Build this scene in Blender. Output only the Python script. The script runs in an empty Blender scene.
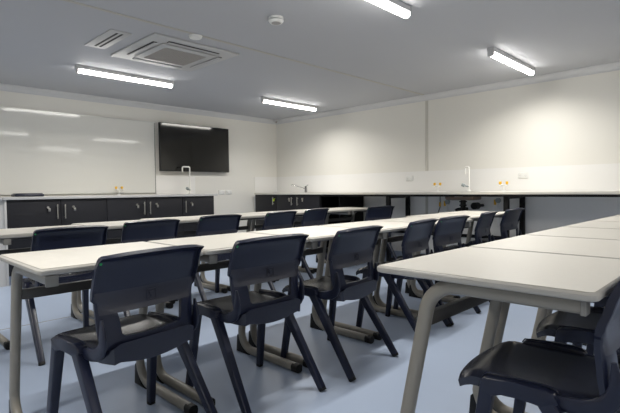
import bpy, bmesh, math, random
from mathutils import Vector, Matrix
C = bpy.context.scene.collection
SC = bpy.context.scene
random.seed(4)

# ------------------------------------------------------------------ camera
F_PX, YAW, PIT, ROLL = 463.957, 0.772792, -0.0362392, 0.0110176
fw = Vector((math.cos(PIT)*math.cos(YAW), math.cos(PIT)*math.sin(YAW), math.sin(PIT)))
rt = Vector((math.sin(YAW), -math.cos(YAW), 0)); dn = fw.cross(rt)
rt2 = math.cos(ROLL)*rt + math.sin(ROLL)*dn
dn2 = -math.sin(ROLL)*rt + math.cos(ROLL)*dn
cam_d = bpy.data.cameras.new('camera'); cam = bpy.data.objects.new('camera', cam_d); C.objects.link(cam)
m3 = Matrix((rt2, -dn2, -fw)).transposed()
cam.matrix_world = Matrix.Translation((0, 0, 1.0)) @ m3.to_4x4()
cam_d.sensor_width = 36; cam_d.lens = F_PX*36/620; cam_d.clip_start = .02
SC.camera = cam

# ------------------------------------------------------------------ world, exposure
w = bpy.data.worlds.new('world'); SC.world = w; w.use_nodes = True
w.node_tree.nodes['Background'].inputs[0].default_value = (.55, .6, .7, 1)
w.node_tree.nodes['Background'].inputs[1].default_value = .05
SC.view_settings.view_transform = 'Standard'; SC.view_settings.look = 'None'
SC.view_settings.gamma = 1; SC.view_settings.use_curve_mapping = False
SC.view_settings.exposure = 0.55
LAMP, LAMP_W = 12.0, 14.5     # diffuser glow and downward watts of each ceiling batten

# ------------------------------------------------------------------ materials
def mat(name, col, rough=.5, metal=0, bump=0, bscale=60, var=0, vscale=8, spec=.5, emit=None, es=0, coat=0, trans=0):
    m = bpy.data.materials.new(name); m.use_nodes = True; n = m.node_tree.nodes; l = m.node_tree.links
    b = n['Principled BSDF']; b.inputs['Base Color'].default_value = (*col, 1)
    b.inputs['Roughness'].default_value = rough; b.inputs['Metallic'].default_value = metal
    b.inputs['Specular IOR Level'].default_value = spec
    b.inputs['Coat Weight'].default_value = coat; b.inputs['Coat Roughness'].default_value = .08
    if emit: b.inputs['Emission Color'].default_value = (*emit, 1); b.inputs['Emission Strength'].default_value = es
    tc = n.new('ShaderNodeTexCoord')
    if var:
        nz = n.new('ShaderNodeTexNoise'); nz.inputs['Scale'].default_value = vscale; nz.inputs['Detail'].default_value = 5
        l.new(tc.outputs['Object'], nz.inputs['Vector'])
        mx = n.new('ShaderNodeMix'); mx.data_type = 'RGBA'
        mx.inputs[6].default_value = (*[c*(1-var) for c in col], 1); mx.inputs[7].default_value = (*[min(1, c*(1+var)) for c in col], 1)
        l.new(nz.outputs[0], mx.inputs[0]); l.new(mx.outputs[2], b.inputs['Base Color'])
    if bump:
        nb = n.new('ShaderNodeTexNoise'); nb.inputs['Scale'].default_value = bscale; nb.inputs['Detail'].default_value = 4
        l.new(tc.outputs['Object'], nb.inputs['Vector'])
        bp = n.new('ShaderNodeBump'); bp.inputs['Strength'].default_value = bump; bp.inputs['Distance'].default_value = .002
        l.new(nb.outputs[0], bp.inputs['Height']); l.new(bp.outputs[0], b.inputs['Normal'])
    return m
M = dict(
    wall=mat('painted wall', (.765, .748, .698), .6, var=.015, vscale=2, bump=.08, bscale=200),
    underwall=mat('wall lining', (.88, .87, .85), .6, var=.015, vscale=2),
    ceil=mat('ceiling board', (.465, .475, .505), .75, var=.02, vscale=1.5, bump=.05, bscale=150),
    cornice=mat('cornice paint', (.60, .605, .62), .5),
    seam=mat('joint strip', (.47, .45, .41), .6),
    wallseam=mat('wall joint strip', (.56, .54, .49), .6),
    floor=mat('blue vinyl', (.365, .435, .565), .40, var=.04, vscale=3, bump=.06, bscale=250, spec=.3),
    floorseam=mat('vinyl weld', (.20, .17, .14), .5),
    splash=mat('white splashback', (.85, .84, .82), .12),
    board=mat('whiteboard enamel', (.72, .715, .68), .06, spec=.35),
    alu=mat('aluminium', (.62, .62, .60), .35, metal=.8),
    bench=mat('bench laminate', (.70, .68, .62), .3, var=.03, vscale=40),
    benchedge=mat('bench edge grey', (.50, .50, .50), .4),
    cab=mat('charcoal cabinet', (.0125, .013, .017), .45, spec=.3, bump=.05, bscale=300),
    black=mat('black powder coat', (.004, .004, .005), .5, spec=.2),
    steel=mat('brushed steel', (.62, .60, .56), .28, metal=1),
    whiteplastic=mat('white plastic', (.78, .78, .76), .35),
    whitecoat=mat('white powder coat', (.85, .84, .80), .25),
    yellow=mat('yellow plastic', (.85, .50, .02), .4),
    lime=mat('lime tag', (.55, .75, .02), .5),
    top=mat('desk laminate', (.695, .665, .60), .42, var=.035, vscale=70, bump=.12, bscale=220),
    edge=mat('desk edge moulding', (.38, .365, .335), .45),
    taupe=mat('taupe powder coat', (.245, .228, .195), .38, bump=.05, bscale=300),
    acpanel=mat('cassette plastic', (.50, .50, .505), .45),
    chrome=mat('chrome', (.42, .42, .42), .18, metal=1),
    trimgrey=mat('grey trim', (.22, .22, .21), .4),
    beam=mat('dark taupe steel', (.065, .061, .056), .4),
    cap=mat('grey end plug', (.20, .195, .18), .5),
    rubber=mat('black rubber', (.004, .004, .004), .5, spec=.3),
    navy=mat('navy polypropylene', (.0095, .0125, .030), .30, bump=.08, bscale=260, spec=.42),
    seatnavy=mat('polished navy seat', (.011, .013, .027), .27, bump=.06, bscale=260, spec=.6),
    navy2=mat('textured navy with painted light', (.028, .030, .046), .34, bump=.15, bscale=500, spec=.5),  # navy with light painted in for the chair-back band; reused on tray lid
    green=mat('green plug', (.01, .32, .09), .4),
    label=mat('pale label', (.60, .60, .60), .4, var=.2, vscale=300),
    screen=mat('tv screen', (.006, .006, .006), .07),
    tvframe=mat('tv bezel', (.012, .012, .012), .3),
    vent=mat('vent dark', (.015, .015, .016), .6),
    grille=mat('intake grille', (.38, .36, .34), .6),
    acwhite=mat('ac panel', (.60, .60, .60), .45),
    brown=mat('brown sink bowl', (.15, .11, .085), .4),
    lamp=mat('lamp diffuser', (.9, .9, .9), .4, emit=(1.0, .968, .905), es=LAMP),
    diffgrey=mat('grey valve', (.30, .34, .34), .4),
)

# ------------------------------------------------------------------ mesh helpers
def bx(bm, x0, x1, y0, y1, z0, z1, bev=0, seg=2):
    r = bmesh.ops.create_cube(bm, size=1)
    vs = r['verts']
    bmesh.ops.scale(bm, vec=(x1-x0, y1-y0, z1-z0), verts=vs)
    bmesh.ops.translate(bm, vec=((x0+x1)/2, (y0+y1)/2, (z0+z1)/2), verts=vs)
    if bev:
        es = list({e for v in vs for e in v.link_edges})
        bmesh.ops.bevel(bm, geom=es, offset=bev, segments=seg, affect='EDGES', profile=.5)
def cyl(bm, p, q, r, r2=None, n=20, cap=True):
    p, q = Vector(p), Vector(q); d = q-p
    rot = Vector((0, 0, 1)).rotation_difference(d).to_matrix().to_4x4()
    bmesh.ops.create_cone(bm, cap_ends=cap, segments=n, radius1=r, radius2=r if r2 is None else r2, depth=d.length,
                          matrix=Matrix.Translation((p+q)/2) @ rot)
def sweep(bm, pts, side, hw, hn, n=14, sq=2.0, cap=True):
    """sweep a superellipse along pts; side = fixed side vector; hw half size along side, hn along the normal"""
    pts = [Vector(p) for p in pts]; side = Vector(side).normalized(); rings = []
    for i, p in enumerate(pts):
        t = (pts[min(i+1, len(pts)-1)] - pts[max(i-1, 0)]).normalized()
        nn = t.cross(side).normalized(); ring = []
        a_ = hw[i] if isinstance(hw, (list, tuple)) else hw; b_ = hn[i] if isinstance(hn, (list, tuple)) else hn
        for k in range(n):
            a = 2*math.pi*k/n; c, s = math.cos(a), math.sin(a)
            ring.append(bm.verts.new(p + side*a_*math.copysign(abs(c)**(2/sq), c) + nn*b_*math.copysign(abs(s)**(2/sq), s)))
        rings.append(ring)
    for r0, r1 in zip(rings, rings[1:]):
        for k in range(n): bm.faces.new((r0[k], r0[(k+1) % n], r1[(k+1) % n], r1[k]))
    if cap: bm.faces.new(rings[0][::-1]); bm.faces.new(rings[-1])
def arc(cx, cz, r, a0, a1, n, X=0, plane='yz'):
    return [Vector((X, cx+r*math.cos(math.radians(a0+(a1-a0)*i/n)), cz+r*math.sin(math.radians(a0+(a1-a0)*i/n)))) for i in range(n+1)]
def prism(bm, poly, x0, x1, bev=0):
    """poly in (y,z) extruded along x"""
    a = [bm.verts.new((x0, y, z)) for y, z in poly]; b = [bm.verts.new((x1, y, z)) for y, z in poly]
    fs = [bm.faces.new(a), bm.faces.new(b[::-1])]
    n = len(poly)
    for i in range(n): fs.append(bm.faces.new((a[i], b[i], b[(i+1) % n], a[(i+1) % n])))
    if bev:
        bmesh.ops.bevel(bm, geom=list({e for f in fs for e in f.edges}), offset=bev, segments=2, affect='EDGES', profile=.5)
def obj(name, bm, m, parent=None, smooth=True, loc=None):
    bmesh.ops.recalc_face_normals(bm, faces=bm.faces)
    me = bpy.data.meshes.new(name); bm.to_mesh(me); bm.free()
    for mm in (m if isinstance(m, (list, tuple)) else [m]): me.materials.append(M[mm])
    if smooth:
        me.shade_smooth(); me.set_sharp_from_angle(angle=math.radians(35))
    o = bpy.data.objects.new(name, me); C.objects.link(o)
    if parent: o.parent = parent
    if loc: o.location = loc
    return o
def B(): return bmesh.new()
def box(name, m, x0, x1, y0, y1, z0, z1, parent=None, bev=0):
    bm = B(); bx(bm, x0, x1, y0, y1, z0, z1, bev); return obj(name, bm, m, parent)
def thing(name, label, cat, loc=(0, 0, 0), rz=0, group=None):
    o = bpy.data.objects.new(name, None); C.objects.link(o); o.location = loc; o.rotation_euler = (0, 0, rz)
    o['label'] = label; o['category'] = cat
    o.empty_display_size = .1
    if group: o['group'] = group
    return o
def tag(o, label, cat, group=None):
    o['label'] = label; o['category'] = cat
    if group: o['group'] = group
    return o
def struct(name, m, *a, **k):
    o = box(name, m, *a, **k); o['kind'] = 'structure'; return o
def clone(root, loc, rz, label, group=None):
    r = root.copy(); C.objects.link(r); r.location = loc; r.rotation_euler = (0, 0, rz); r['label'] = label
    if group: r['group'] = group
    def rec(src, dst):
        for ch in list(src.children):
            c = ch.copy(); C.objects.link(c); c.parent = dst; rec(ch, c)
    rec(root, r); return r

# ------------------------------------------------------------------ room shell
XL, XR, YN, YF, H = -1.6, 5.68, -3.2, 6.377, 2.265
struct('floor', 'floor', XL-.1, XR+.1, YN-.1, YF+.1, -.1, 0)
struct('ceiling', 'ceil', XL-.1, XR+.1, YN-.1, YF+.1, H, H+.1)
struct('wall_back', 'wall', XL-.1, XR+.1, YF, YF+.1, 0, H)
struct('wall_right', 'wall', XR, XR+.1, YN-.1, YF, 0, H)
struct('wall_left', 'wall', XL-.1, XL, YN-.1, YF, 0, H)
struct('wall_front', 'wall', XL, XR, YN-.1, YN, 0, H)
struct('trim_1', 'seam', XL, XR, 3.288, 3.318, H-.004, H)                 # ceiling joint strip
struct('trim_2', 'wallseam', XR-.006, XR, 3.275, 3.315, 0, H-.06)          # wall joint strip
struct('trim_3', 'floorseam', XL, XR-.01, 3.966, 3.976, 0, .0012)          # vinyl weld
struct('trim_10', 'seam', XL, XR, .0, .03, H-.004, H)
struct('trim_4', 'underwall', XR-.004, XR, YN, 4.36, 0, .90)                # lining below the bench
struct('trim_5', 'splash', XR-.008, XR, YN, YF, .955, 1.237)
struct('trim_6', 'splash', 3.3, 3.96, YF-.008, YF, .955, 1.225)
struct('trim_7', 'splash', 5.155, XR-.008, YF-.008, YF, .955, 1.235)
def cornice(name, flip):
    bm = B()
    prof = [(0, 0), (.072, 0), (.072, -.010), (.060, -.010), (.058, -.018), (.042, -.026), (.028, -.040), (.020, -.056), (.012, -.058), (.011, -.072), (0, -.072)]
    if flip: # along y on the right wall
        a = [bm.verts.new((XR-d, YN, H+z)) for d, z in prof]; b = [bm.verts.new((XR-d, YF, H+z)) for d, z in prof]
    else:
        a = [bm.verts.new((XL, YF-d, H+z)) for d, z in prof]; b = [bm.verts.new((XR, YF-d, H+z)) for d, z in prof]
    n = len(prof); bm.faces.new(a); bm.faces.new(b[::-1])
    for i in range(n): bm.faces.new((a[i], b[i], b[(i+1) % n], a[(i+1) % n]))
    o = obj(name, bm, 'cornice'); o['kind'] = 'structure'
cornice('trim_8', False); cornice('trim_9', True)
struct('baseboard_back', 'floor', XL, XR, YF-.012, YF, 0, .10)
struct('baseboard_right', 'floor', XR-.016, XR-.004, YN, YF-.012, 0, .10)

# ------------------------------------------------------------------ ceiling lights
def make_light():
    t = thing('ceiling_light', '', 'light', group=None)
    bm = B(); bx(bm, -.52, .52, -.031, .031, -.040, 0, .003); obj('housing', bm, 'acwhite', t)
    bm = B(); pts = [(-.512, 0, -.040), (.512, 0, -.040)]
    prof = []
    for k in range(9):
        a = math.pi + math.pi*k/8; prof.append((.0275*math.cos(a), -.056 + .020*math.sin(a)))
    prof = [(-.0275, -.0402)] + prof + [(.0275, -.0402)]
    prism(bm, [(y, z) for y, z in prof], -.512, .512); obj('diffuser', bm, 'lamp', t)
    for s in (-1, 1):
        bm = B(); prism(bm, [(y*1.08, z*1.03) for y, z in prof] + [(.035, 0), (-.035, 0)], s*.512, s*.526); obj('end_cap', bm, 'cap' if False else 'acwhite', t)
    ld = bpy.data.lights.new('tube_light', 'AREA'); ld.shape = 'RECTANGLE'; ld.size = 1.0; ld.size_y = .046; ld.energy = LAMP_W; ld.spread = math.radians(150); ld.color = (1.0, .968, .905)
    lo = bpy.data.objects.new('tube_light', ld); C.objects.link(lo); lo.parent = t; lo.location = (0, 0, -.0775)
    return t
L0 = make_light()
lights = [
    (2.245, 4.90, 'lit white ceiling batten nearest the whiteboard, left of the air conditioner cassette'),
    (4.62, 4.88, 'lit white ceiling batten nearest the far room corner, right of the television'),
    (2.32, 1.80, 'lit white ceiling batten cut off by the top edge of the photo'),
    (4.71, 1.78, 'lit white ceiling batten highest over the long side bench, at upper right'),
    (2.20, -1.48, 'lit ceiling batten behind the viewer, mirrored in the whiteboard, left column'),
    (4.50, -1.48, 'lit ceiling batten behind the viewer, mirrored in the whiteboard, right column'),
    (-.10, 4.90, 'lit ceiling batten outside the frame at far left'),
    (-.10, 1.80, 'lit ceiling batten outside the frame at left'),
    (-.10, -1.48, 'lit ceiling batten behind the viewer at left')]
for i, (x, y, lb) in enumerate(lights):
    if i == 0: L0.location = (x, y, H); L0['label'] = lb; L0['group'] = 'ceiling battens'
    else: clone(L0, (x, y, H), 0, lb, 'ceiling battens')

# ------------------------------------------------------------------ ceiling fittings
t = thing('air_conditioner', 'square white ceiling cassette air conditioner with brown-grey intake grille', 'air conditioner', (2.24, 3.90, H))
bm = B(); bx(bm, -.42, .42, -.42, .42, -.016, 0, .006); obj('panel', bm, 'acpanel', t)
bm = B(); bx(bm, -.27, .27, -.27, .27, -.030, -.018, .006); obj('intake_frame', bm, 'acpanel', t)
bm = B()
for k in range(17): bx(bm, -.205, .205, -.20+k*.0245, -.20+k*.0245+.012, -.034, -.030)
for k in range(17): bx(bm, -.205+k*.0251, -.205+k*.0251+.008, -.20, .204, -.033, -.030)
obj('intake_grille', bm, 'grille', t)
for k in range(4):
    a = k*math.pi/2; R_ = Matrix.Rotation(a, 4, 'Z')
    bm = B(); bx(bm, -.25, .25, .305, .345, -.0215, -.018, .001); bmesh.ops.transform(bm, matrix=R_, verts=bm.verts); obj('air_slot', bm, 'vent', t)
    bm = B(); bx(bm, -.245, .245, .300, .333, -.027, -.0216, .002); bmesh.ops.transform(bm, matrix=R_, verts=bm.verts); obj('louvre', bm, 'acpanel', t)
t = thing('ceiling_vent', 'small white ceiling vent with two dark slots beside the air conditioner', 'vent', (1.625, 3.91, H))
bm = B(); bx(bm, -.085, .085, -.27, .27, -.008, 0, .003); obj('frame', bm, 'acpanel', t)
for sx in (-.012, .028):
    bm = B(); bx(bm, sx-.009, sx+.009, -.225, .225, -.0095, -.008); obj('slot', bm, 'vent', t)
t = thing('smoke_detector', 'round white smoke detector on the ceiling above the middle desks', 'smoke detector', (2.31, 2.58, H))
bm = B(); cyl(bm, (0, 0, -.016), (0, 0, 0), .055, n=32); obj('base', bm, 'whiteplastic', t)
bm = B(); cyl(bm, (0, 0, -.024), (0, 0, -.016), .045, n=32); obj('neck', bm, 'diffgrey', t)
bm = B(); cyl(bm, (0, 0, -.040), (0, 0, -.024), .044, .058, n=32); obj('sensor_head', bm, 'whiteplastic', t)
bm = B(); cyl(bm, (0, 0, -.0415), (0, 0, -.040), .034, n=24); obj('sensor_grille', bm, 'grille', t)
bm = B(); cyl(bm, (0, 0, -.018), (0, 0, 0), .046, .056, n=28); tag(obj('ceiling_sensor', bm, 'whiteplastic', loc=(2.10, 3.33, H-.004)), 'small round white dome at the corner of the air conditioner by the ceiling joint', 'sensor')
t = thing('corner_sensor', 'tiny motion sensor at the cornice in the room corner', 'sensor', (5.56, 6.25, H-.03))
bm = B(); bx(bm, -.035, .035, -.025, .025, -.03, .03, .006); obj('housing', bm, 'acwhite', t)
bm = B(); bmesh.ops.create_uvsphere(bm, u_segments=12, v_segments=8, radius=.02, matrix=Matrix.Translation((-.01, -.02, -.025))); obj('lens', bm, 'grille', t)

# ------------------------------------------------------------------ whiteboard and television
t = thing('whiteboard', 'long glossy whiteboard filling the wall behind the bench, left of the television', 'whiteboard', (1.3, YF-.004, 1.48))
bm = B(); bx(bm, -1.7, 1.985, -.018, -.001, -.50, .52); obj('writing_surface', bm, 'board', t)
bm = B(); bx(bm, -1.7, 1.993, -.022, 0, .520, .528); obj('top_trim', bm, 'alu', t)
bm = B(); bx(bm, 1.985, 1.993, -.022, 0, -.505, .520); obj('side_trim', bm, 'trimgrey', t)
bm = B(); bx(bm, 1.978, 1.995, -.024, -.022, .515, .528, 0); obj('corner_clip', bm, 'whiteplastic', t)
t = thing('television', 'large black flat television mounted on the wall above the bench tap', 'television', (3.945, 6.297, 1.652))
bm = B(); bx(bm, -.608, .608, -.012, .030, -.355, .356, .004); obj('bezel', bm, 'tvframe', t)
bm = B(); bx(bm, -.600, .600, -.0135, -.012, -.343, .349); obj('screen', bm, 'screen', t)
bm = B(); bx(bm, -.25, .25, .030, .065, -.22, .18, .004); obj('wall_bracket', bm, 'black', t)
bm = B(); bx(bm, -.42, .42, .030, .050, -.30, .10, .01); obj('rear_housing', bm, 'tvframe', t)

# ------------------------------------------------------------------ cabinets and bench, back wall
YD = 5.777
def handle(parent, x, y, z0, z1, axis):
    bm = B()
    if axis == 'y':   # door faces -y
        cyl(bm, (x, y-.024, z0), (x, y-.024, z1), .0075, n=12)
        for z in (z0+.02, z1-.02): cyl(bm, (x, y, z), (x, y-.024, z), .005, n=8)
    else:
        cyl(bm, (x-.024, y, z0), (x-.024, y, z1), .0075, n=12)
        for z in (z0+.02, z1-.02): cyl(bm, (x, y, z), (x-.024, y, z), .005, n=8)
    return obj('handle', bm, 'steel', parent)
def lock(parent, x, y, z, axis):
    bm = B()
    if axis == 'y':
        cyl(bm, (x, y, z), (x, y-.010, z), .013, n=14); bx(bm, x-.003, x+.003, y-.026, y-.010, z-.012, z+.012)
        bx(bm, x-.012+.01, x+.012+.01, y-.020, y-.016, z-.045, z-.010, .002)
    else:
        cyl(bm, (x, y, z), (x-.010, y, z), .013, n=14); bx(bm, x-.026, x-.010, y-.003, y+.003, z-.012, z+.012)
        bx(bm, x-.020, x-.016, y-.022, y+.002, z-.045, z-.010, .002)
    return obj('lock', bm, 'steel', parent)
def cabA(x0, x1, doors, label, end=False):
    t = thing('base_cabinet', label, 'cabinet', ((x0+x1)/2, YD+.29, 0), group='cabinets under the back bench')
    hx = (x1-x0)/2
    bm = B(); bx(bm, -hx, hx, -.270, .298, .10, .90); obj('body', bm, 'cab', t)
    bm = B(); bx(bm, -hx, hx, -.235, .28, 0, .10); obj('kickboard', bm, 'floor', t)
    if end:
        bm = B(); o_ = (x0+x1)/2; bx(bm, 1.262-o_, 1.283-o_, -.295, .29, 0, .9245, .001); bx(bm, .30-o_, 1.262-o_, -.28, -.26, 0, .9245)
        obj('end_panel', bm, 'benchedge', t)['label'] = 'pale grey panel'
    for (a, b, hd) in doors:
        a -= (x0+x1)/2; b -= (x0+x1)/2
        bm = B(); bx(bm, a+.002, b-.002, -.290, -.271, .107, .925, .0015); d = obj('door', bm, 'cab', t)
        hxx = b-.040 if hd > 0 else a+.040
        handle(d, hxx, -.290, .70, .865, 'y'); lock(d, hxx-hd*.095, -.290, .832, 'y')
cabA(1.285, 2.342, [(1.285, 1.819, 1), (1.819, 2.342, -1)], 'charcoal two-door cabinet with grey end panel at the left end under the back bench', True)
cabA(2.344, 3.384, [(2.344, 2.860, 1), (2.860, 3.384, -1)], 'charcoal two-door cabinet in the middle under the back bench')
cabA(3.386, 3.904, [(3.386, 3.902, -1)], 'charcoal single-door cabinet below the tall bench tap and television')
t = thing('worktop', 'long pale grey-edged worktop on the charcoal cabinets along the back wall', 'worktop', (2.6, 6.06, .927))
bm = B(); bx(bm, -1.353, 1.355, -.30, .29, 0, .028, .002); obj('slab', bm, 'bench', t)
bm = B(); bx(bm, -1.353, 1.357, -.305, -.300, -.001, .0285, .001); obj('edge_strip', bm, 'benchedge', t)
t = thing('worktop', 'short length of grey-edged worktop at the photo\'s left edge, left of the joint', 'worktop', (.75, 6.06, .927))
bm = B(); bx(bm, -.45, .492, -.30, .29, 0, .028, .002); obj('slab', bm, 'bench', t)
bm = B(); bx(bm, -.45, .492, -.308, -.300, -.001, .0285, .001); obj('edge_strip', bm, 'benchedge', t)

# tall white hooked tap
def tall_tap(label, loc, rz, hgt, reach):
    t = thing('tall_tap', label, 'tap', loc, rz)
    bm = B(); cyl(bm, (0, 0, 0), (0, 0, .022), .026, .018, n=20); obj('base', bm, 'whitecoat', t)
    r = .022; pts = [Vector((0, 0, .018)), Vector((0, 0, .15)), Vector((0, 0, hgt-r))]
    pts += [Vector((-r+r*math.cos(a), 0, hgt-r+r*math.sin(a))) for a in [math.pi/2*k/6 for k in range(1, 7)]]
    pts += [Vector((-reach+r+r*math.cos(a), 0, hgt-r+r*math.sin(a))) for a in [math.pi/2+math.pi/2*k/6 for k in range(0, 7)]]
    pts += [Vector((-reach, 0, hgt-.085))]
    bm = B(); sweep(bm, pts, (0, 1, 0), .0105, .0105, n=12); obj('spout', bm, 'whitecoat', t)
    bm = B(); cyl(bm, (0, 0, .06), (-.045, -.02, .075), .011, n=12); cyl(bm, (-.045, -.02, .075), (-.078, -.034, .088), .022, .020, n=14)
    obj('valve_knob', bm, 'diffgrey', t); return t
tall_tap('tall white hooked laboratory tap below the television', (3.765, 6.2, .955), 0, .408, .125)
tall_tap('tall white hooked laboratory tap on the side bench, above the brown sink bowl', (5.45, 2.583, .955), math.radians(90), .305, .05).rotation_euler = (0, 0, math.radians(-90))

def gas_tap(label, loc, rz, group='yellow gas taps'):
    t = thing('gas_tap', label, 'gas tap', loc, rz, group)
    bm = B(); cyl(bm, (0, 0, 0), (0, 0, .012), .026, .02, n=16); cyl(bm, (0, 0, .012), (0, 0, .085), .008, n=12)
    cyl(bm, (-.038, 0, .075), (.038, 0, .075), .0085, n=12)
    for s in (-1, 1): cyl(bm, (s*.038, -.002, .075), (s*.038, -.055, .062), .006, .004, n=10)
    obj('body', bm, 'steel' if False else 'whiteplastic', t)
    for s in (-1, 1):
        bm = B(); bx(bm, s*.040-.016, s*.040+.016, -.010, .010, .088, .118, .006); cyl(bm, (s*.04, 0, .08), (s*.04, 0, .09), .009, n=10)
        obj('handle', bm, 'yellow', t)
gas_tap('twin yellow-handled gas tap on the back bench in front of the whiteboard', (2.725, 6.3, .955), 0)
gas_tap('twin yellow-handled gas tap on the side bench left of the tall tap', (5.55, 3.065, .955), math.radians(-90))
gas_tap('twin yellow-handled gas tap on the side bench right of the tall tap, near the socket', (5.55, 2.20, .955), math.radians(-90))
t = thing('bench_tray', 'low dark navy tray lying on the back bench in front of the whiteboard', 'tray', (1.57, 6.1, .9555))
bm = B(); bx(bm, -.15, .15, -.09, .09, 0, .030, .012, 3); obj('tray_base', bm, 'navy', t)
bm = B(); bx(bm, -.137, .137, -.078, .078, .028, .040, .006, 3); obj('lid', bm, 'navy2', t)
def outlet(label, loc, rz, group='power sockets'):
    t = thing('power_socket', label, 'socket', loc, rz, group)
    bm = B(); bx(bm, -.058, .058, -.010, 0, -.036, .036, .004); obj('plate', bm, 'whiteplastic', t)
    for s in (-1, 1):
        bm = B(); bx(bm, s*.03-.008, s*.03+.008, -.014, -.010, .012, .028, .002); obj('switch', bm, 'whitecoat', t)
        bm = B()
        for a, dx in ((.5, -.007), (-.5, .007)):
            bx(bm, s*.03+dx-.0012, s*.03+dx+.0012, -.0106, -.010, -.010, 0)
        bx(bm, s*.03-.0012, s*.03+.0012, -.0106, -.010, -.022, -.014); obj('pin_slots', bm, 'grille', t)
outlet('white double power socket beside the back bench end, left one of two', (4.455, YF, .972), 0)
outlet('white double power socket beside the back bench end, right one of two', (4.60, YF, .972), 0)
RZB = math.radians(-90)
outlet('white double power socket on the side splashback near the wall joint', (XR-.008, 3.562, 1.145), RZB)
outlet('white double power socket on the side splashback right of the tall tap', (XR-.008, 2.02, 1.142), RZB)

# ------------------------------------------------------------------ side bench (right wall)
XD = 5.10
t = thing('base_cabinet', 'charcoal three-door cabinet in the room corner under the side bench', 'cabinet', (5.39, 5.53, 0))
def loc(x, y): return x-5.39, y-5.53
bm = B(); bx(bm, -.27, .27, -.765, .775, .10, .9245); obj('body', bm, 'cab', t)
bm = B(); bx(bm, -.235, .27, -.765, .775, 0, .10); obj('kickboard', bm, 'floor', t)
bm = B(); bx(bm, -.255, .27, .775, .845, 0, .90); obj('filler_panel', bm, 'whiteplastic', t)
for (a, b, hy, ly) in ((5.745, 6.30, 5.815, 5.775), (5.300, 5.743, 5.365, 5.43), (4.77, 5.298, 5.235, 5.13)):
    bm = B(); bx(bm, -.290, -.271, a-5.53+.002, b-5.53-.002, .107, .921, .0015); d = obj('door', bm, 'cab', t)
    handle(d, -.290, hy-5.53, .755, .885, 'x')
    if hy != 5.815: lock(d, -.290, ly-5.53, .86, 'x')
bm = B(); bx(bm, -.330, -.322, 5.775-5.53-.016, 5.775-5.53+.022, .815, .848, .006); cyl(bm, (-.322, .245, .845), (-.29, .25, .86), .003, n=6); obj('lock_tag', bm, 'lime', t)
t = thing('open_unit', 'black open shelf unit under the side bench, right of the three-door cabinet', 'shelf unit', (5.39, 4.57, 0))
bm = B(); bx(bm, -.285, .27, -.195, -.175, 0, .9245); obj('side_panel', bm, 'black', t)
bm = B(); bx(bm, -.285, .27, .170, .190, 0, .9245); obj('side_panel', bm, 'black', t)
bm = B(); bx(bm, .25, .27, -.175, .170, .1, .90); obj('rear_panel', bm, 'black', t)
bm = B(); bx(bm, -.27, .25, -.175, .170, .10, .12); obj('base_shelf', bm, 'black', t)
t = thing('lab_bench', 'long cream-topped side bench on black steel frames along the right wall', 'bench', (5.385, 1.7, 0))
bm = B(); bx(bm, -.305, .285, -4.5, 4.60, .925, .955, .002); obj('worktop', bm, 'bench', t)
bm = B(); bx(bm, -.298, -.270, -4.5, 3.055, .899, .9245); obj('apron_rail', bm, 'black', t)
for y, yr in ((3.555, .70), (2.005, 1.505), (.08, 1.88), (-1.1, 1.135)):
    y -= 1.7; x = -.245
    bm = B(); bx(bm, x+.023, x+.447, y-.022, y+.022, .875, .9245, .002); fr = obj('frame', bm, 'black', t)
    for xx in (x, x+.47):
        bm = B(); bx(bm, xx-.022, xx+.022, y-.027, y+.027, 0, .9245, .003); obj('post', bm, 'black', fr)
    bm = B(); bx(bm, x+.023, x+.447, y-.022, y+.022, .03, .07, .002); obj('foot_rail', bm, 'black', fr)
    bm = B(); bx(bm, x+.460, x+.482, y+.028, y+yr, .37, .412, .002); obj('rear_rail', bm, 'black', fr)

# sink with mixer at the corner, drop-in steel rim
def sink(label, loc, lx, ly):
    t = thing('sink', label, 'sink', loc)
    bm = B()
    for (x0, x1, y0, y1) in ((-lx, lx, -ly, -ly+.03), (-lx, lx, ly-.03, ly), (-lx, -lx+.03, -ly+.03, ly-.03), (lx-.03, lx, -ly+.03, ly-.03)):
        bx(bm, x0, x1, y0, y1, 0, .004, .0015)
    obj('rim', bm, 'steel', t)
    bm = B(); bx(bm, -lx+.03, lx-.03, -ly+.03, ly-.03, 0, .0015); obj('drainboard', bm, 'alu', t)
    return t
sink('flat stainless sink rim with drainer under the lever mixer in the corner bench', (5.40, 5.45, .9555), .19, .52)
sink('small steel sink rim at the foot of the tall tap on the side bench', (5.33, 2.60, .9555), .10, .17)
sink('steel sink rim under the tall hooked tap on the back bench', (3.62, 6.02, .9555), .20, .14)
t = thing('mixer_tap', 'chrome lever mixer tap on the corner bench above the charcoal doors', 'tap', (5.545, 5.50, .9600))
bm = B(); cyl(bm, (0, 0, 0), (0, 0, .075), .024, .022, n=20); obj('body', bm, 'chrome', t)
bm = B(); sweep(bm, [(0, 0, .05), (-.05, .04, .075), (-.12, .10, .10), (-.17, .15, .12), (-.19, .165, .115)], (.6, .8, 0), .0075, .0075, n=12); obj('spout', bm, 'chrome', t)
bm = B(); cyl(bm, (0, 0, .075), (0, 0, .10), .022, .018, n=20); sweep(bm, [(0, 0, .095), (.01, -.02, .112), (.015, -.035, .122)], (1, 0, 0), .009, .006); obj('lever', bm, 'chrome', t)
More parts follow.
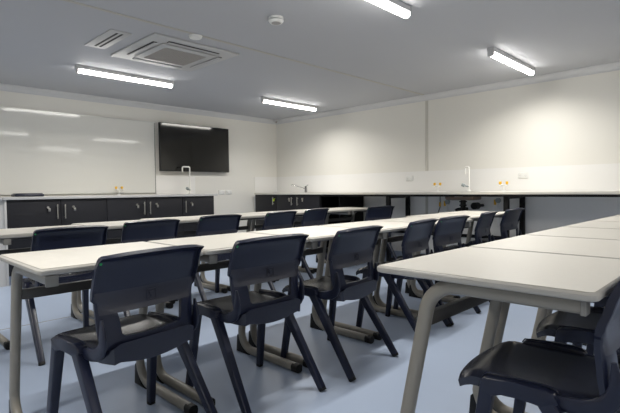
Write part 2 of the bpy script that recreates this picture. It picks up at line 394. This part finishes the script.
# under-bench plumbing
t = thing('sink_bowl', 'brown rounded sink bowl hanging under the side bench below the tall tap', 'sink bowl', (5.33, 2.60, .853))
bm = B(); bx(bm, -.12, .12, -.185, .185, 0, .069, .028, 4); obj('bowl', bm, 'brown', t)
bm = B(); bx(bm, -.123, -.119, -.05, .05, .040, .063); obj('label_plate', bm, 'benchedge', t)
bm = B(); cyl(bm, (0, 0, -.09), (0, 0, 0), .032, n=18); cyl(bm, (0, 0, -.025), (0, 0, -.01), .046, n=18); cyl(bm, (0, 0, -.07), (0, 0, -.055), .044, n=18); obj('waste_trap', bm, 'rubber', t)
bm = B(); sweep(bm, [(0, 0, -.09), (0, -.01, -.13), (0, .06, -.15), (.02, .10, -.13), (.08, .11, -.12), (.335, .11, -.12)], (.3, .95, 0), .022, .022); obj('waste_pipe', bm, 'rubber', t)
bm = B(); cyl(bm, (0, 0, 0), (.10, 0, 0), .042, n=20); cyl(bm, (.10, 0, 0), (.252, 0, 0), .018, n=12)
tag(obj('pipe_cap', bm, 'rubber', loc=(5.42, 2.505, .78)), 'round black pipe cap on the wall under the side bench, right of the trap', 'pipe cap')
def wall_valve(label, y, z):
    t = thing('gas_valve', label, 'gas valve', (XR-.004, y, z), RZB, 'yellow valves under the side bench')
    bm = B(); cyl(bm, (0, 0, 0), (0, -.06, 0), .012, n=12); cyl(bm, (0, -.045, -.30), (0, -.045, .03), .010, n=12); obj('pipe', bm, 'whiteplastic', t)
    bm = B(); cyl(bm, (.012, -.05, .03), (.012, -.085, .03), .030, n=14); obj('gauge', bm, 'diffgrey', t)
    bm = B(); bx(bm, -.040, -.012, -.075, -.060, -.025, .040, .006); cyl(bm, (-.03, -.045, 0), (-.03, -.06, 0), .008, n=8); obj('lever', bm, 'yellow', t)
wall_valve('yellow-levered gas valve on the wall under the side bench, left of the brown bowl', 2.965, .79)
wall_valve('yellow-levered gas valve on the wall under the side bench, right of the brown bowl', 2.30, .815)
t = thing('cable', 'thin dark cable with yellow tag hanging under the side bench left of the bowl', 'cable', (XR-.03, 3.08, 0))
bm = B(); sweep(bm, [(0, 0, .905), (.005, .004, .84), (0, -.004, .76), (-.005, .025, .68), (0, .05, .60), (0, .05, .40)], (0, 1, 0), .005, .005, n=8); obj('cord', bm, 'rubber', t)
bm = B(); bx(bm, -.012, -.004, -.012, .012, .755, .815, .002); obj('warning_tag', bm, 'yellow', t)

# ------------------------------------------------------------------ desks
def rrect(hx, hy, r, n=6):
    p = []
    for cx, cy, a0 in ((hx-r, hy-r, 0), (-hx+r, hy-r, 90), (-hx+r, -hy+r, 180), (hx-r, -hy+r, 270)):
        for k in range(n+1):
            a = math.radians(a0+90*k/n); p.append((cx+r*math.cos(a), cy+r*math.sin(a)))
    return p
def make_desk(W, D, arm_end, foot_end, inset):
    """origin on the floor under the centre; far edge at +D/2, the pupil sits on the -y side"""
    t = thing('desk', '', 'desk'); hx, hy = W/2-.002, D/2
    zt = .74
    # laminate slab with soft moulded edge: stack of rounded rectangles
    bm = B(); rings = []
    for (ins, z) in ((.0125, zt-.0012), (.011, zt)):
        rings.append([bm.verts.new((x, y, z)) for x, y in rrect(hx-ins, hy-ins, .014)])
    n = len(rings[0])
    for k in range(n): bm.faces.new((rings[0][k], rings[0][(k+1) % n], rings[1][(k+1) % n], rings[1][k]))
    bm.faces.new(rings[1]); bm.faces.new(rings[0][::-1])
    top = obj('tabletop', bm, 'top', t)
    bm = B(); rings = []
    for (ins, z) in ((.011, zt-.0011), (.006, zt-.002), (.001, zt-.007), (0, zt-.014), (.002, zt-.021), (.010, zt-.0245)):
        rings.append([bm.verts.new((x, y, z)) for x, y in rrect(hx-ins, hy-ins, .024-ins*.75)])
    for r0, r1 in zip(rings, rings[1:]):
        for k in range(n): bm.faces.new((r0[k], r0[(k+1) % n], r1[(k+1) % n], r1[k]))
    bm.faces.new(rings[0]); bm.faces.new(rings[-1][::-1])
    obj('edge_moulding', bm, 'edge', top)
    za = .698                       # arm centre height
    r = .085 if inset < .01 else .11
    ytop = hy-inset-.115+.0                  # vertical tube at the top
    ybot = hy-inset-.006                  # heel
    for s in (-1, 1):
        X = s*(hx-.044)
        lean = math.atan2(ybot-ytop, .60)
        pts = [Vector((X, -hy+arm_end, za)), Vector((X, 0, za))]
        # arm -> upright bend
        c1 = (ytop-r+.004, za-r)
        A1 = 0 - math.degrees(lean)*0
        pts += arc(c1[0], c1[1], r, 90, 4+math.degrees(lean), 9, X)
        r2 = .10; c2 = (ybot-r2-.012, .026+r2)
        pts += arc(c2[0], c2[1], r2, 6+math.degrees(lean)*.6, -90, 9, X)
        pts += [Vector((X, 0, .026)), Vector((X, -hy+foot_end+.03, .026))]
        bm = B(); sweep(bm, pts, (1, 0, 0), .019, .0235, n=16, sq=2.5); L = obj('leg_frame', bm, 'taupe', t)
        bm = B(); bx(bm, X-.021, X+.021, -hy+arm_end-.012, -hy+arm_end+.002, za-.024, za+.016, .003); obj('end_plug', bm, 'cap', L)
        bm = B(); sweep(bm, [(X, -hy+foot_end, .024), (X, -hy+foot_end+.045, .024)], (1, 0, 0), .023, .0235, n=16, sq=3); obj('foot_cap', bm, 'rubber', L)
        bm = B(); prism(bm, [(ybot+.024, 0), (ybot+.016, .10), (ybot+.004, .112), (ybot-.014, .06), (ybot-.050, .012), (ybot-.10, 0)], X-.0165, X+.0165, .002); obj('heel_bumper', bm, 'rubber', L)
        bm = B(); bx(bm, X-.007, X+.007, -hy+.09, hy-.16, za+.015, zt-.0245); obj('top_bracket', bm, 'taupe', L)
    bm = B(); bx(bm, -hx+.060, hx-.060, ytop-.006, ytop+.020, .555, .597, .003); obj('crossbar', bm, 'beam', t)
    bm = B(); bx(bm, -hx+.060, hx-.060, -hy+.14, -hy+.165, zt-.048, zt-.0245, .002); obj('under_rail', bm, 'beam', t)
    return t
used = {}
def place_desk(kind, args, x, y, rz, label, group):
    if kind not in used:
        d = make_desk(*args); used[kind] = d; d.location = (x, y, 0); d.rotation_euler = (0, 0, rz); d['label'] = label; d['group'] = group
    else: d = clone(used[kind], (x, y, 0), rz, label, group)
    return d
R = math.radians
W1, D1 = .658, .58
ord_ = ['first', 'second', 'third', 'fourth', 'fifth', 'sixth', 'seventh', 'eighth']
for i in range(7):
    dy, rz = [(0, 0), (0, 0), (0, 0), (.0, 0), (0, 0), (.10, 0), (.14, 0)][i]
    lb = 'cream-topped taupe-legged middle row desk, ' + ('leftmost, bare end facing left' if i == 0 else ord_[i]+' from the left' if i < 6 else 'last one, closest to the side bench')
    place_desk('mid', (W1, D1, .022, .052, .0), .471+W1*(i+.5), 2.03+dy, R(rz), lb, 'desks in the middle row')
W2, D2 = .685, .665
for i in range(6):
    lb = 'cream-topped front right row desk, ' + ('nearest, curved taupe leg facing the viewer' if i == 0 else ord_[i]+' from the near end' if i < 5 else 'farthest, tucked towards the side wall')
    place_desk('right', (W2, D2, .042, .06, .062), 1.277+W2*(i+.5), .945-D2/2, 0, lb, 'desks in the front right row')
for i, dy in enumerate([-.02, 0, .17, .30, .34, .38, .41, .415]):
    yf = 3.95+dy
    lb = 'cream-topped desk of the row before the charcoal cabinets, ' + (ord_[i]+' from the left' if i < 7 else 'last one at its right end')
    place_desk('mid', None, .045+W1*(i+.5), yf-D1/2, 0, lb, 'desks in the back row')

# ------------------------------------------------------------------ chairs
def lerp(a, b, t): return a+(b-a)*t
def interp(tab, x):
    if x <= tab[0][0]: return tab[0][1]
    for (x0, y0), (x1, y1) in zip(tab, tab[1:]):
        if x <= x1:
            f = (x-x0)/(x1-x0); f = f*f*(3-2*f)*.5+f*.5
            return lerp(y0, y1, f)
    return tab[-1][1]
def make_chair():
    t = thing('chair', '', 'chair')
    # ---- seat: dished shell with rolled edges
    bm = B(); NX, NY = 16, 18
    def outline(v):   # v 0 rear .. 1 front -> half width
        return interp([(0, .172), (.10, .190), (.30, .202), (.60, .205), (.85, .205), (.95, .202), (1, .192)], v)
    top, bot = {}, {}
    for j in range(NY+1):
        v = j/NY; y = lerp(-.158, .298, v)
        for i in range(NX+1):
            u = -1+2*i/NX; x = u*outline(v)
            yy = y - (.020*u*u if v > .8 else 0)*(v-.8)*5
            dish = -.016*(1-u*u)*math.sin(math.pi*min(1, max(0, v*1.05)))
            roll = -.030*max(0, (v-.82)/.18)**2 - .012*max(0, (abs(u)-.8)/.2)**2
            rear = .020*max(0, (.16-v)/.16)**2
            top[i, j] = bm.verts.new((x, yy, .430+dish+roll+rear))
            th = .020 + .032*(1-u*u*.85)*max(0, 1-v*1.9) + .014*(1-max(0, (v-.7)/.3))
            bot[i, j] = bm.verts.new((x*.985, yy*.985-(.0), .430+dish*.7+roll-th))
    for j in range(NY):
        for i in range(NX):
            bm.faces.new((top[i, j], top[i+1, j], top[i+1, j+1], top[i, j+1]))
            bm.faces.new((bot[i, j], bot[i, j+1], bot[i+1, j+1], bot[i+1, j]))
    for j in range(NY):
        bm.faces.new((top[0, j], top[0, j+1], bot[0, j+1], bot[0, j])); bm.faces.new((top[NX, j], bot[NX, j], bot[NX, j+1], top[NX, j+1]))
    for i in range(NX):
        bm.faces.new((top[i, 0], bot[i, 0], bot[i+1, 0], top[i+1, 0])); bm.faces.new((top[i, NY], top[i+1, NY], bot[i+1, NY], bot[i, NY]))
    seat = obj('seat', bm, 'seatnavy', t)
    # ---- backrest: curved shell with handle window
    hw_t = [(.365, .155), (.39, .178), (.43, .197), (.50, .205), (.565, .208), (.590, .211), (.600, .222), (.66, .224), (.73, .222), (.765, .2205), (.778, .216), (.785, .207)]
    ywt = [(.365, -.120), (.39, -.136), (.43, -.140), (.50, -.132), (.57, -.126), (.61, -.130), (.70, -.155), (.785, -.186)]
    wint = [(.36, .10), (.452, .112), (.475, .128), (.535, .134), (.548, .138), (.60, .140), (.78, .140)]
    zrows = [.365, .378, .392, .41, .43, .445, .458, .472, .49, .51, .53, .548, .560, .575, .590, .600, .614, .628, .634, .67, .70, .73, .755, .766, .770, .778, .785]
    cols = [-1, -.97, -.945, -.90, -.78, -.66, -.55, -.45, -.3, -.15, 0, .15, .3, .45, .55, .66, .78, .90, .945, .97, 1]
    KW = .55
    WZ0, WZ1 = .458, .548
    bm = B(); front, back = {}, {}
    for j, z in enumerate(zrows):
        hw = interp(hw_t, z); wn = interp(wint, z); y0 = interp(ywt, z)
        for i, u in enumerate(cols):
            au = abs(u); s = 1 if u > 0 else -1
            x = s*(au/KW*wn if au <= KW else lerp(wn, hw, (au-KW)/(1-KW)))
            un = x/hw
            zz = z
            if z > .74: zz = z - .006*(z-.74)/.045*un**6 + .005*(z-.74)/.045*(1-un*un)        # slightly crowned top
            if WZ0 <= z <= WZ1 and au <= KW+.01:
                if z == WZ1: zz = z - .020*(un*un)*0 + .010*(abs(un) > .45)*0
                if z == WZ0: zz = z + .012*(un*un)
            if z < .42: zz = z + .012*un**2*(.42-z)/.055
            wrap = .016*un*un + .016*max(0, (abs(un)-.85)/.15)**2*(1 if z > .42 else .3)
            y = y0 + wrap
            # seen from behind: sunk upper panel inside a raised rim, sloping band under it
            zb = .628
            if abs(un) > .965 or z > .768: rec = 0
            elif z >= zb: rec = .017
            elif z >= WZ1: rec = .017*((z-WZ1)/(zb-WZ1))**.8*(1 if abs(un) < .9 else .6)
            else: rec = 0
            if z >= .60 and au < 1: rec = max(rec, 0)
            lip = -.020*max(0, (z-.755)/.03)
            if z < .44: y += .012*(.44-z)/.075
            fl = -.006*max(0, (abs(un)-.955)/.045) if z > .6 else 0
            zz += .020 if zz < .614 else .020*max(0, .785-zz)/.171
            back[i, j] = bm.verts.new((x, y-.0075+rec+lip+fl, zz-(.007 if z > .78 else 0)))
            front[i, j] = bm.verts.new((x*(.985 if au > .95 else 1), y+.0075+(rec*.6), zz))
    NXc, NZ = len(cols)-1, len(zrows)-1
    hole = set()
    for j in range(NZ):
        for i in range(NXc):
            if zrows[j] >= WZ0-1e-6 and zrows[j+1] <= WZ1+1e-6 and abs(cols[i]) <= KW+1e-6 and abs(cols[i+1]) <= KW+1e-6: hole.add((i, j))
    for j in range(NZ):
        for i in range(NXc):
            if (i, j) in hole: continue
            f1 = bm.faces.new((front[i, j], front[i, j+1], front[i+1, j+1], front[i+1, j]))
            f2 = bm.faces.new((back[i, j], back[i+1, j], back[i+1, j+1], back[i, j+1]))
            zc = (zrows[j]+zrows[j+1])/2; uc = abs(cols[i]+cols[i+1])/2
            if .548 <= zc < .628-.0*uc and uc < .93: f2.material_index = 1  # sloping band gets the paler navy, painting in the ceiling light it catches
            def wall(a, b): 
                bm.faces.new((front[a], back[a], back[b], front[b]))
            if i == 0 or (i-1, j) in hole: wall((i, j), (i, j+1))
            if i == NXc-1 or (i+1, j) in hole: wall((i+1, j+1), (i+1, j))
            if j == 0 or (i, j-1) in hole: wall((i+1, j), (i, j))
            if j == NZ-1 or (i, j+1) in hole: wall((i, j+1), (i+1, j+1))
    bmesh.ops.remove_doubles(bm, verts=bm.verts, dist=.0001)
    bk = obj('backrest', bm, ['navy', 'navy2'], t)
    md = bk.modifiers.new('bevel', 'BEVEL'); md.width = .003; md.segments = 2; md.limit_method = 'ANGLE'; md.angle_limit = R(50)
    # side plugs and embossed mark
    bm = B(); cyl(bm, (-.2125, -.150, .755), (-.2125, -.1605, .755), .0048, n=12)
    obj('plug', bm, 'green', bk)
    bm = B()
    for (x0, x1, z0, z1) in ((-.020, .020, .612, .614), (-.020, -.018, .575, .612), (.018, .020, .575, .612), (-.020, .020, .573, .575), (-.008, .008, .594, .604), (-.003, .003, .582, .594)):
        bx(bm, x0, x1, -.1305, -.1285, z0, z1)
    obj('embossed_mark', bm, 'navy2', bk)
    # ---- side frames and legs
    for s in (-1, 1):
        X = s*.207
        def leg(y0, z0, y1, w0, w1, d0, d1):
            bm = B(); P0, P1 = Vector((X, y0, z0)), Vector((s*.228, y1, .012))
            n = 6; pts = [P0.lerp(P1, k/n) for k in range(n+1)]
            sweep(bm, pts, (1, 0, 0), [lerp(d0, d1, k/n) for k in range(n+1)], [lerp(w0, w1, k/n) for k in range(n+1)], n=28, sq=6)
            lg = obj('leg', bm, 'navy', t)
            bm = B(); dirv = (P1-P0).normalized(); sweep(bm, [P1-dirv*.004, P1+dirv*.0115], (1, 0, 0), d1*1.03, w1*1.05, n=16, sq=4)
            obj('foot_tip', bm, 'rubber', lg)
        leg(.178, .429, .238, .021, .0165, .020, .016)
        leg(.030, .426, -.245, .024, .0165, .020, .016)
        # bridge that joins both leg tops and carries the seat edge
        bm = B()
        poly = [(.200, .405), (.196, .425), (.182, .434), (.10, .438), (.022, .438), (.000, .430), (-.012, .405), (.030, .385), (.055, .392), (.095, .400), (.140, .398), (.165, .378), (.198, .372)]
        prism(bm, poly, X-.021, X+.021, .006); obj('side_frame', bm, 'navy', seat)
        bm = B(); wp = [(-.131, .535), (-.136, .50), (-.137, .47), (-.131, .442), (-.115, .420), (-.090, .405), (-.055, .397), (-.015, .396), (.025, .402), (.045, .41)]
        sweep(bm, [(s*(.199 if k > 2 else .2005), y, z) for k, (y, z) in enumerate(wp)], (1, 0, 0), [.004, .007, .008, .009, .009, .009, .009, .009, .008, .006], [.006, .014, .018, .022, .024, .024, .023, .021, .018, .012], n=16, sq=3); obj('side_web', bm, 'navy', seat)
        bm = B(); sweep(bm, [(s*.198, .198, .424), (s*.198, .19, .436), (s*.198, .15, .4395), (s*.198, .03, .4405), (s*.198, .005, .437), (s*.199, -.004, .428)], (1, 0, 0), .0035, .0025, n=8); obj('edge_bead', bm, 'navy', seat)
    bm = B(); bx(bm, -.19, .19, .150, .170, .385, .405, .004); obj('front_rib', bm, 'navy', seat)
    for ch in t.children:
        if ch.name.split('.')[0] == 'seat':
            ch.data.transform(Matrix.Translation((0, 0, .014)))
            for g in ch.children: g.data.transform(Matrix.Translation((0, 0, .020 if g.name.startswith('side_web') else .014)))
        if ch.name.split('.')[0] == 'backrest':
            for g in ch.children:
                if g.name.startswith('embossed'): g.data.transform(Matrix.Translation((0, 0, .018)))
    return t
chair0 = make_chair(); first_chair = [True]
def place_chair(x, y, rz, label, group):
    if first_chair[0]:
        first_chair[0] = False; c = chair0; c.location = (x, y, 0); c.rotation_euler = (0, 0, R(rz)); c['label'] = label; c['group'] = group
    else: c = clone(chair0, (x, y, 0), R(rz), label, group)
    return c
G = 'navy chairs at the middle row of desks'
mid = [(.815, 1.785, 7, 'navy plastic chair at the middle row, largest and leftmost, nearest the viewer'),
       (1.435, 1.797, 0, 'navy plastic chair at the middle row with a pale sticker on its seat shoulder'),
       (2.06, 1.78, 5, 'navy plastic chair at the middle row, third from left, just left of the front corner'),
       (2.815, 1.825, 8, 'navy plastic chair at the middle row, fourth from left, behind the front desk corner'),
       (3.33, 1.85, 0, 'navy plastic chair at the middle row, fifth from left, close beside the fourth'),
       (4.11, 1.92, 8, 'navy plastic chair at the middle row, sixth from left, seen nearly edge-on'),
       (4.86, 1.965, 0, 'navy plastic chair at the middle row, last on the right, against the black post')]
for i, a in enumerate(mid):
    c = place_chair(*a, G)
    if i == 1:
        bm = B(); bx(bm, -.226, -.209, .10, .165, .4525, .4535); lab = obj('label_sticker', bm, 'label', c); lab['label'] = 'pale printed sticker'
G = 'navy chairs at the back row of desks'
for a in [(1.025, 3.235, 3, 'navy plastic chair at the back row, leftmost, behind the first middle desk'),
          (1.67, 3.44, 0, 'navy plastic chair at the back row, second from left, behind the first desk joint'),
          (2.38, 3.58, 2, 'navy plastic chair at the back row, third from left, below the back cabinets\' end'),
          (3.142, 3.63, 6, 'navy plastic chair at the back row, fourth from left, below the corner cabinet'),
          (3.822, 3.785, 8, 'navy plastic chair at the back row, fifth from left, below the open black unit'),
          (4.81, 3.57, -10, 'navy plastic chair standing alone past the right end of the back row')]:
    place_chair(*a, G)
G = 'navy chairs at the front right row of desks'
for a in [(1.55, .405, 4, 'navy plastic chair in the bottom right corner, its seat nearest the viewer'),
          (2.20, .39, 4, 'navy plastic chair tucked under the front right row behind the nearest one'),
          (2.90, .40, 0, 'navy plastic chair mostly hidden under the front right row, third along')]:
    place_chair(*a, G)
